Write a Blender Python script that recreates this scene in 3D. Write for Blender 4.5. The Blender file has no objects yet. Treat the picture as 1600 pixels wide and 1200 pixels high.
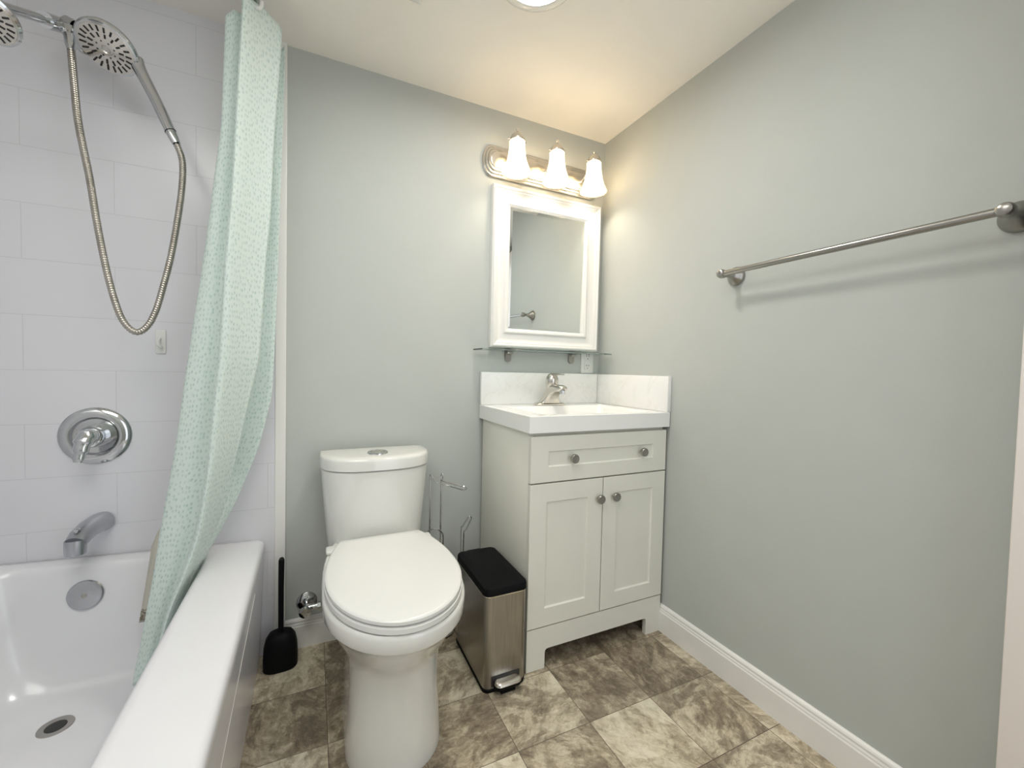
import bpy, bmesh, math, random
from mathutils import Vector, Matrix
R_ = math.radians
PI = math.pi
random.seed(7)
SC = bpy.context.scene
COL = SC.collection

# ------------------------------------------------------------------ camera
cam_d = bpy.data.cameras.new('camera')
cam_d.sensor_fit = 'HORIZONTAL'; cam_d.sensor_width = 36.0
cam_d.lens = 654.65 / 1600 * 36.0
cam_d.clip_start = 0.02
cam = bpy.data.objects.new('camera', cam_d); COL.objects.link(cam)
_rx, _ry, _rz = -0.0338, -0.0225, -0.4432
_M = Matrix.Rotation(_rz, 3, 'Z') @ Matrix.Rotation(_rx, 3, 'X') @ Matrix.Rotation(_ry, 3, 'Y')
_r, _f, _u = _M.col[0], _M.col[1], _M.col[2]
_m = Matrix(((_r[0], _u[0], -_f[0]), (_r[1], _u[1], -_f[1]), (_r[2], _u[2], -_f[2]))).to_4x4()
_m.translation = Vector((-1.2908, -1.7117, 1.0466))
cam.matrix_world = _m
SC.camera = cam

# ------------------------------------------------------------------ light
SC.view_settings.view_transform = 'Standard'
SC.view_settings.look = 'None'
SC.view_settings.gamma = 1.0
SC.view_settings.use_curve_mapping = False
SC.view_settings.exposure = 0.47
CEILING_LAMP = 74.0      # emission of the ceiling light's diffuser
BULB_W = 2.5             # watts of each vanity bulb
world = bpy.data.worlds.new('world'); SC.world = world
world.use_nodes = True
_bg = world.node_tree.nodes['Background']
_bg.inputs[0].default_value = (0.90, 0.95, 1.0, 1)
_bg.inputs[1].default_value = 1.2

def area_lamp(name, loc, target, sx, sy, watts, col):
    d = bpy.data.lights.new(name, 'AREA'); d.shape = 'RECTANGLE'; d.size = sx; d.size_y = sy
    d.energy = watts; d.color = col
    o = bpy.data.objects.new(name, d); COL.objects.link(o); o.location = loc
    o.rotation_euler = (Vector(target) - Vector(loc)).to_track_quat('-Z', 'Y').to_euler()
    return o
area_lamp('added_hall_fill', (-0.55, -3.2, 1.75), (-1.6, 0.0, 0.9), 1.2, 1.2, 2.5, (0.96, 0.98, 1.0))  # unseen fill added beyond the doorway, faintly lifts the tub side
area_lamp('added_tub_fill', (-1.62, -1.45, 2.15), (-1.62, -1.4499, 0.0), 0.9, 0.9, 10.8, (0.97, 0.97, 0.92))  # unseen fill added overhead by the tub edge to brighten right wall and tub

# ------------------------------------------------------------------ materials
def new_mat(name):
    m = bpy.data.materials.new(name); m.use_nodes = True
    nt = m.node_tree; nt.nodes.clear()
    out = nt.nodes.new('ShaderNodeOutputMaterial')
    b = nt.nodes.new('ShaderNodeBsdfPrincipled')
    nt.links.new(b.outputs[0], out.inputs[0])
    return m, nt, b, out
def N(nt, t, **kw):
    n = nt.nodes.new(t)
    for k, v in kw.items(): setattr(n, k, v)
    return n
def L(nt, a, b): nt.links.new(a, b)
def geo_pos(nt): return N(nt, 'ShaderNodeNewGeometry').outputs['Position']
def obj_co(nt): return N(nt, 'ShaderNodeTexCoord').outputs['Object']
def noise(nt, vec, scale, detail=4, rough=0.5, dist=0.0):
    n = N(nt, 'ShaderNodeTexNoise'); n.inputs['Scale'].default_value = scale
    n.inputs['Detail'].default_value = detail; n.inputs['Roughness'].default_value = rough
    n.inputs['Distortion'].default_value = dist
    L(nt, vec, n.inputs['Vector']); return n.outputs['Fac']
def ramp(nt, fac, stops):
    r = N(nt, 'ShaderNodeValToRGB'); e = r.color_ramp.elements
    while len(e) < len(stops): e.new(0.5)
    for i, (p, c) in enumerate(stops):
        e[i].position = p; e[i].color = (c[0], c[1], c[2], 1)
    L(nt, fac, r.inputs[0]); return r.outputs[0]
def bump(nt, b, h, strength, dist=0.001):
    n = N(nt, 'ShaderNodeBump'); n.inputs['Strength'].default_value = strength
    n.inputs['Distance'].default_value = dist
    L(nt, h, n.inputs['Height']); L(nt, n.outputs[0], b.inputs['Normal'])
def math_n(nt, op, a, b=None):
    n = N(nt, 'ShaderNodeMath', operation=op)
    for i, v in enumerate((a, b)):
        if v is None: continue
        if isinstance(v, (int, float)): n.inputs[i].default_value = v
        else: L(nt, v, n.inputs[i])
    return n.outputs[0]
def simple(name, col, rough=0.5, metal=0.0, coat=0.0, spec=None, var=0.03, bstr=0.0, bscale=200):
    m, nt, b, out = new_mat(name)
    v = noise(nt, obj_co(nt), 9.0, 3)
    lo = [max(0, c * (1 - var)) for c in col]; hi = [min(1, c * (1 + var)) for c in col]
    L(nt, ramp(nt, v, [(0.3, lo), (0.7, hi)]), b.inputs['Base Color'])
    b.inputs['Roughness'].default_value = rough; b.inputs['Metallic'].default_value = metal
    b.inputs['Coat Weight'].default_value = coat
    if spec is not None: b.inputs['Specular IOR Level'].default_value = spec
    if bstr: bump(nt, b, noise(nt, obj_co(nt), bscale, 2), bstr)
    return m

WALL = simple('wall_paint', (0.49, 0.512, 0.487), 0.62, var=0.01, bstr=0.05, bscale=260, spec=0.2)
CEIL = simple('ceiling_paint', (0.90, 0.865, 0.80), 0.6, var=0.01, bstr=0.08, bscale=160)
TRIM = simple('trim_white', (0.82, 0.81, 0.78), 0.35, var=0.01)
CASING = simple('casing_paint', (0.78, 0.72, 0.68), 0.4, var=0.01)
CAB = simple('cabinet_paint', (0.75, 0.745, 0.67), 0.38, var=0.01)
DARKGAP = simple('dark_gap', (0.02, 0.02, 0.02), 0.8)
CERAMIC = simple('white_ceramic', (0.75, 0.75, 0.715), 0.08, coat=0.5, var=0.005)
PLASTIC_W = simple('white_plastic', (0.75, 0.755, 0.73), 0.22, var=0.005)
ACRYLIC = simple('tub_acrylic', (0.76, 0.76, 0.79), 0.17, coat=0.08, var=0.006)
CHROME = simple('chrome', (0.60, 0.61, 0.62), 0.1, metal=1.0, var=0.02)
DULLCHROME = simple('dull_chrome', (0.50, 0.51, 0.54), 0.27, metal=1.0, var=0.08)
NICKEL = simple('brushed_nickel', (0.38, 0.365, 0.34), 0.28, metal=1.0, var=0.03)
NICKEL_L = simple('satin_nickel', (0.66, 0.63, 0.58), 0.22, metal=1.0, var=0.03)
BLACK = simple('black_plastic', (0.006, 0.0065, 0.007), 0.5, var=0.05, spec=0.08)
RUBBER = simple('dark_rubber', (0.012, 0.012, 0.012), 0.6)
DRAINM = simple('worn_drain_metal', (0.42, 0.40, 0.38), 0.35, metal=0.8, var=0.12)
SLOTM = simple('slot_dark', (0.03, 0.03, 0.03), 0.6)
MIRROR = simple('mirror_silver', (0.90, 0.93, 0.925), 0.005, metal=1.0, var=0.0)

def mat_steel():
    m, nt, b, out = new_mat('brushed_steel')
    mp = N(nt, 'ShaderNodeMapping'); mp.inputs['Scale'].default_value = (140, 140, 3)
    L(nt, obj_co(nt), mp.inputs[0])
    n = noise(nt, mp.outputs[0], 3.0, 4)
    L(nt, ramp(nt, n, [(0.3, (0.33, 0.312, 0.28)), (0.7, (0.43, 0.405, 0.365))]), b.inputs['Base Color'])
    b.inputs['Metallic'].default_value = 1.0; b.inputs['Roughness'].default_value = 0.3
    bump(nt, b, n, 0.12, 0.0005)
    return m
STEEL = mat_steel()

def mat_hose():
    m, nt, b, out = new_mat('ribbed_steel_hose')
    L(nt, ramp(nt, noise(nt, obj_co(nt), 30, 3), [(0.3, (0.36, 0.335, 0.29)), (0.7, (0.50, 0.47, 0.42))]), b.inputs['Base Color'])
    b.inputs['Metallic'].default_value = 1.0; b.inputs['Roughness'].default_value = 0.25
    return m
HOSE = mat_hose()

def mat_tile():
    m, nt, b, out = new_mat('shower_tile')
    mp = N(nt, 'ShaderNodeMapping')
    mp.inputs['Rotation'].default_value = (R_(90), 0, 0)
    pos = geo_pos(nt)
    sep = N(nt, 'ShaderNodeSeparateXYZ'); L(nt, pos, sep.inputs[0])
    cmb = N(nt, 'ShaderNodeCombineXYZ')
    L(nt, math_n(nt, 'ADD', sep.outputs[0], 1.845 + 0.41 * 20), cmb.inputs[0])
    L(nt, math_n(nt, 'ADD', sep.outputs[2], -0.375 + 0.16 * 10), cmb.inputs[1])
    br = N(nt, 'ShaderNodeTexBrick'); br.offset = 0.5; br.offset_frequency = 2
    L(nt, cmb.outputs[0], br.inputs['Vector'])
    br.inputs['Scale'].default_value = 1.0
    br.inputs['Color1'].default_value = (0.735, 0.733, 0.772, 1)
    br.inputs['Color2'].default_value = (0.725, 0.723, 0.762, 1)
    br.inputs['Mortar'].default_value = (0.64, 0.642, 0.665, 1)
    br.inputs['Mortar Size'].default_value = 0.0013
    br.inputs['Mortar Smooth'].default_value = 0.35
    br.inputs['Brick Width'].default_value = 0.41
    br.inputs['Row Height'].default_value = 0.16
    L(nt, br.outputs['Color'], b.inputs['Base Color'])
    b.inputs['Roughness'].default_value = 0.22
    mp2 = N(nt, 'ShaderNodeMapping'); mp2.inputs['Scale'].default_value = (2, 2, 60); L(nt, pos, mp2.inputs[0])
    h = math_n(nt, 'ADD', math_n(nt, 'MULTIPLY', br.outputs['Fac'], -1.0), math_n(nt, 'MULTIPLY', noise(nt, mp2.outputs[0], 2.0, 2), 0.25))
    bump(nt, b, h, 0.3, 0.0008)
    return m
TILE = mat_tile()

def mat_floor():
    m, nt, b, out = new_mat('slate_look_floor_tile')
    at = N(nt, 'ShaderNodeAttribute'); at.attribute_name = 'tile_tone'
    sep = N(nt, 'ShaderNodeSeparateColor'); L(nt, at.outputs['Color'], sep.inputs[0])
    tone, s1, s2 = sep.outputs[0], sep.outputs[1], sep.outputs[2]
    off = N(nt, 'ShaderNodeCombineXYZ')
    L(nt, math_n(nt, 'MULTIPLY', s1, 40.0), off.inputs[0]); L(nt, math_n(nt, 'MULTIPLY', s2, 40.0), off.inputs[1])
    L(nt, math_n(nt, 'MULTIPLY', s1, 23.0), off.inputs[2])
    rot = N(nt, 'ShaderNodeVectorRotate'); rot.rotation_type = 'Z_AXIS'
    L(nt, geo_pos(nt), rot.inputs['Vector']); L(nt, math_n(nt, 'MULTIPLY', s2, 6.28), rot.inputs['Angle'])
    st = N(nt, 'ShaderNodeVectorMath', operation='MULTIPLY'); L(nt, rot.outputs[0], st.inputs[0]); st.inputs[1].default_value = (1.0, 1.5, 1.0)
    add = N(nt, 'ShaderNodeVectorMath', operation='ADD'); L(nt, st.outputs[0], add.inputs[0]); L(nt, off.outputs[0], add.inputs[1])
    v = add.outputs[0]
    big = noise(nt, v, 3.2, 8, 0.66, 2.6)
    fine = noise(nt, v, 30.0, 8, 0.75, 0.8)
    vein = noise(nt, v, 9.0, 8, 0.65, 2.4)
    ridge = math_n(nt, 'ABSOLUTE', math_n(nt, 'SUBTRACT', vein, 0.5))
    ridge = math_n(nt, 'MULTIPLY', math_n(nt, 'LESS_THAN', ridge, 0.012), 0.10)
    val = math_n(nt, 'ADD', math_n(nt, 'MULTIPLY', math_n(nt, 'SUBTRACT', big, 0.5), 1.15), math_n(nt, 'MULTIPLY', math_n(nt, 'SUBTRACT', fine, 0.5), 1.35))
    sw = noise(nt, v, 3.8, 6, 0.62, 2.4)
    swr = N(nt, 'ShaderNodeMapRange'); swr.inputs['From Min'].default_value = 0.47; swr.inputs['From Max'].default_value = 0.53; L(nt, sw, swr.inputs['Value'])
    val = math_n(nt, 'ADD', val, math_n(nt, 'MULTIPLY', math_n(nt, 'SUBTRACT', swr.outputs[0], 0.5), 0.22))
    val = math_n(nt, 'ADD', val, tone)
    val = math_n(nt, 'SUBTRACT', val, ridge)
    c = ramp(nt, val, [(0.05, (0.14, 0.112, 0.08)), (0.30, (0.25, 0.208, 0.15)), (0.52, (0.395, 0.342, 0.25)), (0.72, (0.58, 0.525, 0.40)), (1.0, (0.74, 0.69, 0.56))])
    hue = noise(nt, v, 3.0, 3)
    mix = N(nt, 'ShaderNodeMix', data_type='RGBA', blend_type='MULTIPLY')
    L(nt, math_n(nt, 'MULTIPLY', hue, 0.5), mix.inputs['Factor']); L(nt, c, mix.inputs['A']); mix.inputs['B'].default_value = (1.0, 0.90, 0.82, 1)
    L(nt, mix.outputs['Result'], b.inputs['Base Color'])
    b.inputs['Roughness'].default_value = 0.36; b.inputs['Specular IOR Level'].default_value = 0.4
    bump(nt, b, val, 0.22, 0.002)
    return m
FLOOR = mat_floor()
GROUT = simple('tile_groove', (0.17, 0.135, 0.10), 0.7)

def mat_quartz():
    m, nt, b, out = new_mat('white_quartz')
    n = noise(nt, geo_pos(nt), 3.2, 7, 0.6, 2.2)
    r = math_n(nt, 'ABSOLUTE', math_n(nt, 'SUBTRACT', n, 0.47))
    L(nt, ramp(nt, r, [(0.0, (0.80, 0.79, 0.76)), (0.012, (0.845, 0.84, 0.815)), (0.05, (0.86, 0.855, 0.835))]), b.inputs['Base Color'])
    b.inputs['Roughness'].default_value = 0.18
    return m
QUARTZ = mat_quartz()
STONE = simple('basin_white', (0.86, 0.86, 0.84), 0.15, var=0.004)

def mat_curtain():
    m, nt, b, out = new_mat('mint_dash_curtain')
    uv = N(nt, 'ShaderNodeUVMap'); uv.uv_map = 'uv'
    wob = N(nt, 'ShaderNodeTexNoise'); wob.inputs['Scale'].default_value = 9.0
    L(nt, uv.outputs[0], wob.inputs['Vector'])
    sub = N(nt, 'ShaderNodeVectorMath', operation='SUBTRACT'); L(nt, wob.outputs['Color'], sub.inputs[0]); sub.inputs[1].default_value = (0.5, 0.5, 0.5)
    scl = N(nt, 'ShaderNodeVectorMath', operation='SCALE'); L(nt, sub.outputs[0], scl.inputs[0]); scl.inputs['Scale'].default_value = 0.02
    ad = N(nt, 'ShaderNodeVectorMath', operation='ADD'); L(nt, uv.outputs[0], ad.inputs[0]); L(nt, scl.outputs[0], ad.inputs[1])
    mp = N(nt, 'ShaderNodeMapping'); mp.inputs['Scale'].default_value = (108, 60, 1)
    L(nt, ad.outputs[0], mp.inputs[0])
    vo = N(nt, 'ShaderNodeTexVoronoi'); vo.voronoi_dimensions = '2D'; vo.feature = 'F1'
    vo.inputs['Scale'].default_value = 1.0; vo.inputs['Randomness'].default_value = 0.62
    L(nt, mp.outputs[0], vo.inputs['Vector'])
    sepv = N(nt, 'ShaderNodeSeparateColor'); L(nt, vo.outputs['Color'], sepv.inputs[0])
    dash = ramp(nt, vo.outputs['Distance'], [(0.20, (1, 1, 1)), (0.32, (0, 0, 0))])
    amt = math_n(nt, 'MULTIPLY', dash, math_n(nt, 'ADD', math_n(nt, 'MULTIPLY', sepv.outputs[0], 0.55), 0.4))
    mx = N(nt, 'ShaderNodeMix', data_type='RGBA')
    L(nt, amt, mx.inputs['Factor']); mx.inputs['A'].default_value = (0.86, 0.945, 0.91, 1); mx.inputs['B'].default_value = (0.62, 0.75, 0.715, 1)
    L(nt, mx.outputs['Result'], b.inputs['Base Color'])
    b.inputs['Roughness'].default_value = 0.75
    b.inputs['Sheen Weight'].default_value = 0.1
    tr = N(nt, 'ShaderNodeBsdfTranslucent'); L(nt, mx.outputs['Result'], tr.inputs[0])
    ms = N(nt, 'ShaderNodeMixShader'); ms.inputs[0].default_value = 0.35
    L(nt, b.outputs[0], ms.inputs[1]); L(nt, tr.outputs[0], ms.inputs[2]); L(nt, ms.outputs[0], out.inputs[0])
    return m
CURTAIN = mat_curtain()

def mat_liner():
    m, nt, b, out = new_mat('stained_vinyl_liner')
    sep = N(nt, 'ShaderNodeSeparateXYZ'); L(nt, geo_pos(nt), sep.inputs[0])
    n = noise(nt, geo_pos(nt), 60, 5, 0.6, 0.8)
    low = math_n(nt, 'MULTIPLY', math_n(nt, 'LESS_THAN', sep.outputs[2], 0.315), math_n(nt, 'GREATER_THAN', n, 0.53))
    mx = N(nt, 'ShaderNodeMix', data_type='RGBA'); L(nt, math_n(nt, 'MULTIPLY', low, 0.7), mx.inputs['Factor'])
    mx.inputs['A'].default_value = (0.76, 0.74, 0.66, 1); mx.inputs['B'].default_value = (0.22, 0.15, 0.06, 1)
    L(nt, mx.outputs['Result'], b.inputs['Base Color'])
    b.inputs['Roughness'].default_value = 0.35
    tr = N(nt, 'ShaderNodeBsdfTranslucent'); L(nt, mx.outputs['Result'], tr.inputs[0])
    ms = N(nt, 'ShaderNodeMixShader'); ms.inputs[0].default_value = 0.4
    L(nt, b.outputs[0], ms.inputs[1]); L(nt, tr.outputs[0], ms.inputs[2]); L(nt, ms.outputs[0], out.inputs[0])
    return m
LINER = mat_liner()

def mat_emit(name, col, strength):
    m, nt, b, out = new_mat(name)
    b.inputs['Base Color'].default_value = (0.9, 0.9, 0.9, 1)
    b.inputs['Emission Color'].default_value = (*col, 1); b.inputs['Emission Strength'].default_value = strength
    b.inputs['Roughness'].default_value = 0.4
    return m
DIFFUSER = mat_emit('lit_diffuser', (1.0, 0.975, 0.92), CEILING_LAMP)

def mat_shade():
    m, nt, b, out = new_mat('frosted_glass_shade')
    b.inputs['Base Color'].default_value = (0.93, 0.92, 0.89, 1); b.inputs['Roughness'].default_value = 0.25
    b.inputs['Emission Color'].default_value = (1.0, 0.86, 0.62, 1); b.inputs['Emission Strength'].default_value = 0.22
    tr = N(nt, 'ShaderNodeBsdfTranslucent'); tr.inputs[0].default_value = (0.50, 0.44, 0.34, 1)
    tp = N(nt, 'ShaderNodeBsdfTransparent'); tp.inputs[0].default_value = (1.0, 0.97, 0.92, 1)
    m1 = N(nt, 'ShaderNodeMixShader'); m1.inputs[0].default_value = 0.55
    L(nt, b.outputs[0], m1.inputs[1]); L(nt, tr.outputs[0], m1.inputs[2])
    m2 = N(nt, 'ShaderNodeMixShader'); m2.inputs[0].default_value = 0.24
    L(nt, m1.outputs[0], m2.inputs[1]); L(nt, tp.outputs[0], m2.inputs[2]); L(nt, m2.outputs[0], out.inputs[0])
    return m
SHADE = mat_shade()

def mat_glass():
    m, nt, b, out = new_mat('clear_green_glass')
    b.inputs['Base Color'].default_value = (0.80, 0.93, 0.90, 1); b.inputs['Roughness'].default_value = 0.02
    b.inputs['Transmission Weight'].default_value = 1.0; b.inputs['IOR'].default_value = 1.5
    return m
GLASS = mat_glass()

# ------------------------------------------------------------------ mesh helpers
def BM(): return bmesh.new()
def obj(name, bm, mat, parent=None, smooth=True, ang=35, world=True):
    """link a bmesh (built in world coordinates) as one mesh object; under a parent the mesh is shifted to the parent's origin"""
    bmesh.ops.recalc_face_normals(bm, faces=bm.faces)
    me = bpy.data.meshes.new(name)
    mats = mat if isinstance(mat, (list, tuple)) else [mat]
    for m in mats: me.materials.append(m)
    if parent is not None and world:
        bm.transform(Matrix.Translation(-root_loc(parent)))
    bm.to_mesh(me); bm.free()
    if smooth:
        for p in me.polygons: p.use_smooth = True
        me.set_sharp_from_angle(angle=R_(ang))
    o = bpy.data.objects.new(name, me); COL.objects.link(o)
    if parent is not None: o.parent = parent
    return o
def root_loc(o):
    v = Vector((0, 0, 0))
    while o is not None:
        v += o.location; o = o.parent
    return v
def tag(o, label, cat, group=None):
    o['label'] = label; o['category'] = cat
    if group: o['group'] = group
    return o
def thing(name, label, cat, loc, group=None):
    o = bpy.data.objects.new(name, None); COL.objects.link(o); o.empty_display_size = 0.05
    o.location = loc
    return tag(o, label, cat, group)
def struct(name, bm, mat, label=None, smooth=True):
    o = obj(name, bm, mat, smooth=smooth, ang=18); o['kind'] = 'structure'
    if label: o['label'] = label
    return o
def box(bm, x0, x1, y0, y1, z0, z1, bev=0.0, seg=2):
    r = bmesh.ops.create_cube(bm, size=1.0)
    vs = r['verts']
    for v in vs:
        v.co = Vector(((x0 + x1) / 2 + v.co.x * (x1 - x0), (y0 + y1) / 2 + v.co.y * (y1 - y0), (z0 + z1) / 2 + v.co.z * (z1 - z0)))
    if bev > 0:
        es = list({e for v in vs for e in v.link_edges})
        bmesh.ops.bevel(bm, geom=es, offset=bev, segments=seg, profile=0.5, affect='EDGES', clamp_overlap=True)
def loft(bm, rings, cap0=True, cap1=True, closed=True):
    R = [[bm.verts.new(p) for p in ring] for ring in rings]
    n = len(R[0])
    for a, b in zip(R[:-1], R[1:]):
        for i in range(n if closed else n - 1):
            j = (i + 1) % n
            bm.faces.new((a[i], a[j], b[j], b[i]))
    if cap0: bm.faces.new(R[0])
    if cap1: bm.faces.new(list(reversed(R[-1])))
    return R
def frame_of(t, ref=Vector((0, 0, 1))):
    t = t.normalized()
    if abs(t.dot(ref)) > 0.98: ref = Vector((1, 0, 0))
    a = t.cross(ref).normalized(); b = a.cross(t).normalized()
    return a, b
def sweep(bm, pts, rad, n=12, cap=True, ref=Vector((0, 0, 1))):
    """tube through pts; rad: number, or list of numbers / (side, up) pairs"""
    pts = [Vector(p) for p in pts]; rings = []
    pa = None
    for i, p in enumerate(pts):
        t = (pts[min(i + 1, len(pts) - 1)] - pts[max(i - 1, 0)])
        if pa is None: a, b = frame_of(t, ref)
        else:
            tt = t.normalized(); a = (pa - tt * pa.dot(tt)).normalized(); b = a.cross(tt).normalized()
        pa = a
        r = rad[i] if isinstance(rad, (list, tuple)) else rad
        ra, rb = r if isinstance(r, (list, tuple)) else (r, r)
        rings.append([p + a * (math.cos(2 * PI * k / n) * ra) + b * (math.sin(2 * PI * k / n) * rb) for k in range(n)])
    loft(bm, rings, cap, cap)
def spline(pts, m=8):
    P = [Vector(p) for p in pts]; out = []
    for i in range(len(P) - 1):
        p0, p1, p2, p3 = P[max(i - 1, 0)], P[i], P[i + 1], P[min(i + 2, len(P) - 1)]
        for k in range(m):
            t = k / m
            out.append(0.5 * ((2 * p1) + (p2 - p0) * t + (2 * p0 - 5 * p1 + 4 * p2 - p3) * t * t + (3 * p1 - p0 - 3 * p2 + p3) * t ** 3))
    out.append(P[-1]); return out
def lathe(bm, base, axis, prof, n=32, cap0=True, cap1=True, flute=0, depth=0.0):
    """prof: list of (distance along axis, radius)"""
    base = Vector(base); ax = Vector(axis).normalized(); a, b = frame_of(ax)
    rings = []
    for h, r in prof:
        ring = []
        for k in range(n):
            th = 2 * PI * k / n
            rr = r * (1 + depth * math.cos(flute * th)) if flute else r
            ring.append(base + ax * h + a * (math.cos(th) * rr) + b * (math.sin(th) * rr))
        rings.append(ring)
    loft(bm, rings, cap0, cap1)
def rrect(x0, x1, y0, y1, r, z, m=6):
    r = min(r, (x1 - x0) / 2 - 1e-4, (y1 - y0) / 2 - 1e-4); pts = []
    for cx, cy, a0 in ((x1 - r, y1 - r, 0), (x0 + r, y1 - r, 90), (x0 + r, y0 + r, 180), (x1 - r, y0 + r, 270)):
        for k in range(m + 1):
            a = R_(a0 + 90 * k / m); pts.append(Vector((cx + r * math.cos(a), cy + r * math.sin(a), z)))
    return pts
def extrude_profile(bm, prof, start, direction, length, up=Vector((0, 0, 1)), out=None):
    """prof: list of (out, up) points swept along direction"""
    s = Vector(start); d = Vector(direction).normalized(); o = Vector(out)
    loft(bm, [[s + d * t + o * a + up * b for a, b in prof] for t in (0, length)])
def torus(bm, c, axis, R, r, n=28, m=8):
    c = Vector(c); a, b = frame_of(Vector(axis)); ax = Vector(axis).normalized(); rings = []
    for i in range(n):
        th = 2 * PI * i / n; d = a * math.cos(th) + b * math.sin(th)
        rings.append([c + d * (R + r * math.cos(2 * PI * k / m)) + ax * (r * math.sin(2 * PI * k / m)) for k in range(m)])
    V = [[bm.verts.new(p) for p in ring] for ring in rings]
    for i in range(n):
        for k in range(m):
            bm.faces.new((V[i][k], V[(i + 1) % n][k], V[(i + 1) % n][(k + 1) % m], V[i][(k + 1) % m]))

# ------------------------------------------------------------------ the room
DOOR_Y = -1.4135
XL, YR, H = -2.2, -2.225, 2.1665
bm = BM(); box(bm, XL - 0.1, 0.1, 0.0, 0.1, -0.05, H + 0.05); struct('wall_back', bm, WALL, 'grey painted wall behind the toilet and vanity', smooth=False)
bm = BM(); box(bm, 0.0, 0.1, YR - 0.1, 0.0, -0.05, H + 0.05); struct('wall_right', bm, WALL, 'grey painted wall carrying the towel bar', smooth=False)
bm = BM(); box(bm, XL - 0.1, XL, YR - 0.1, 0.0, -0.05, H + 0.05); struct('wall_left', bm, TILE, 'tiled wall along the tub', smooth=False)
bm = BM()                                       # rear wall with the doorway the photograph is taken from
box(bm, XL, -0.96, YR - 0.1, YR, -0.05, H + 0.05)
box(bm, -0.125, 0.0, YR - 0.1, YR, -0.05, H + 0.05)
box(bm, -0.96, -0.125, YR - 0.1, YR, 2.03, H + 0.05)
struct('wall_rear', bm, WALL, smooth=False)
bm = BM(); box(bm, XL - 0.1, 0.1, YR - 0.1, 0.1, H, H + 0.1); struct('ceiling', bm, CEIL, 'cream white ceiling', smooth=False)

# floor: square stone-look tiles on a 0.2365 m grid
TONE = {(5, 0): .66, (5, 1): .34, (5, 2): .70, (4, 0): .36, (4, 1): .42, (4, 2): .40, (3, 0): .52, (3, 1): .66, (3, 2): .44, (2, 1): .5,
        (2, 2): .58, (1, 2): .42, (0, 2): .34, (-1, 2): .60, (2, 3): .50, (1, 3): .74, (0, 3): .50, (-1, 3): .56, (0, 4): .55, (-1, 4): .66,
        (3, 3): .76, (1, 1): .30, (0, 1): .28, (-1, 1): .45, (1, 4): .46, (4, 3): .5}
bm = BM(); lay = bm.loops.layers.float_color.new('tile_tone')
G = 0.2365; gx, gy = -0.066, -0.0125; g2 = 0.0009
for i in range(-1, 10):
    for j in range(-1, 11):
        x1, x0 = gx - G * i, gx - G * (i + 1); y1, y0 = gy - G * j, gy - G * (j + 1)
        x0, x1 = max(x0, XL - .05), min(x1, .05); y0, y1 = max(y0, YR - .1), min(y1, .05)
        if x1 - x0 < .01 or y1 - y0 < .01: continue
        t = TONE.get((i, j), random.uniform(.36, .66)); s1, s2 = random.random(), random.random()
        top = [bm.verts.new((x, y, 0.0)) for x, y in ((x0 + g2, y0 + g2), (x1 - g2, y0 + g2), (x1 - g2, y1 - g2), (x0 + g2, y1 - g2))]
        low = [bm.verts.new((x, y, -0.0015)) for x, y in ((x0, y0), (x1, y0), (x1, y1), (x0, y1))]
        fs = [bm.faces.new(top)]
        for k in range(4):
            f = bm.faces.new((low[k], low[(k + 1) % 4], top[(k + 1) % 4], top[k])); f.material_index = 1; fs.append(f)
        for f in fs:
            for lp in f.loops: lp[lay] = (t, s1, s2, 1)
box(bm, XL - 0.1, 0.1, YR - 0.1, 0.1, -0.1, -0.0015)
struct('floor', bm, [FLOOR, GROUT], 'brown and cream stone-look floor tiles', smooth=False)

TY = -0.008                                      # face of the tiled panel on the back wall
bm = BM(); box(bm, XL, -1.412, TY, 0.0, 0.0, H); struct('wall_shower', bm, TILE, 'white tiled panel behind the tub', smooth=False)
bm = BM(); box(bm, -1.413, -1.379, -0.011, 0.0, 0.0, H, 0.002); struct('trim_1', bm, TRIM, 'white vertical strip edging the shower tile')
BBP = [(0, 0), (0.015, 0), (0.015, 0.080), (0.0125, 0.084), (0.0125, 0.088), (0.010, 0.093), (0.0105, 0.099), (0.008, 0.104), (0.003, 0.108), (0, 0.108)]
bm = BM(); extrude_profile(bm, BBP, (0, -0.02, 0), (0, -1, 0), 2.2, out=(-1, 0, 0)); struct('baseboard_right', bm, TRIM, 'white baseboard along the right wall')
bm = BM(); extrude_profile(bm, BBP, (-1.379, 0, 0), (1, 0, 0), 0.755, out=(0, -1, 0)); struct('baseboard_back', bm, TRIM, 'white baseboard behind the toilet')
bm = BM(); box(bm, -0.110, -0.075, YR + 0.005, DOOR_Y, 0.008, 2.02, 0.0035, 3)    # door leaf swung open along the right wall
struct('door_1', bm, CASING, 'off-white open door standing along the right wall at the edge of the photo')

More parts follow.
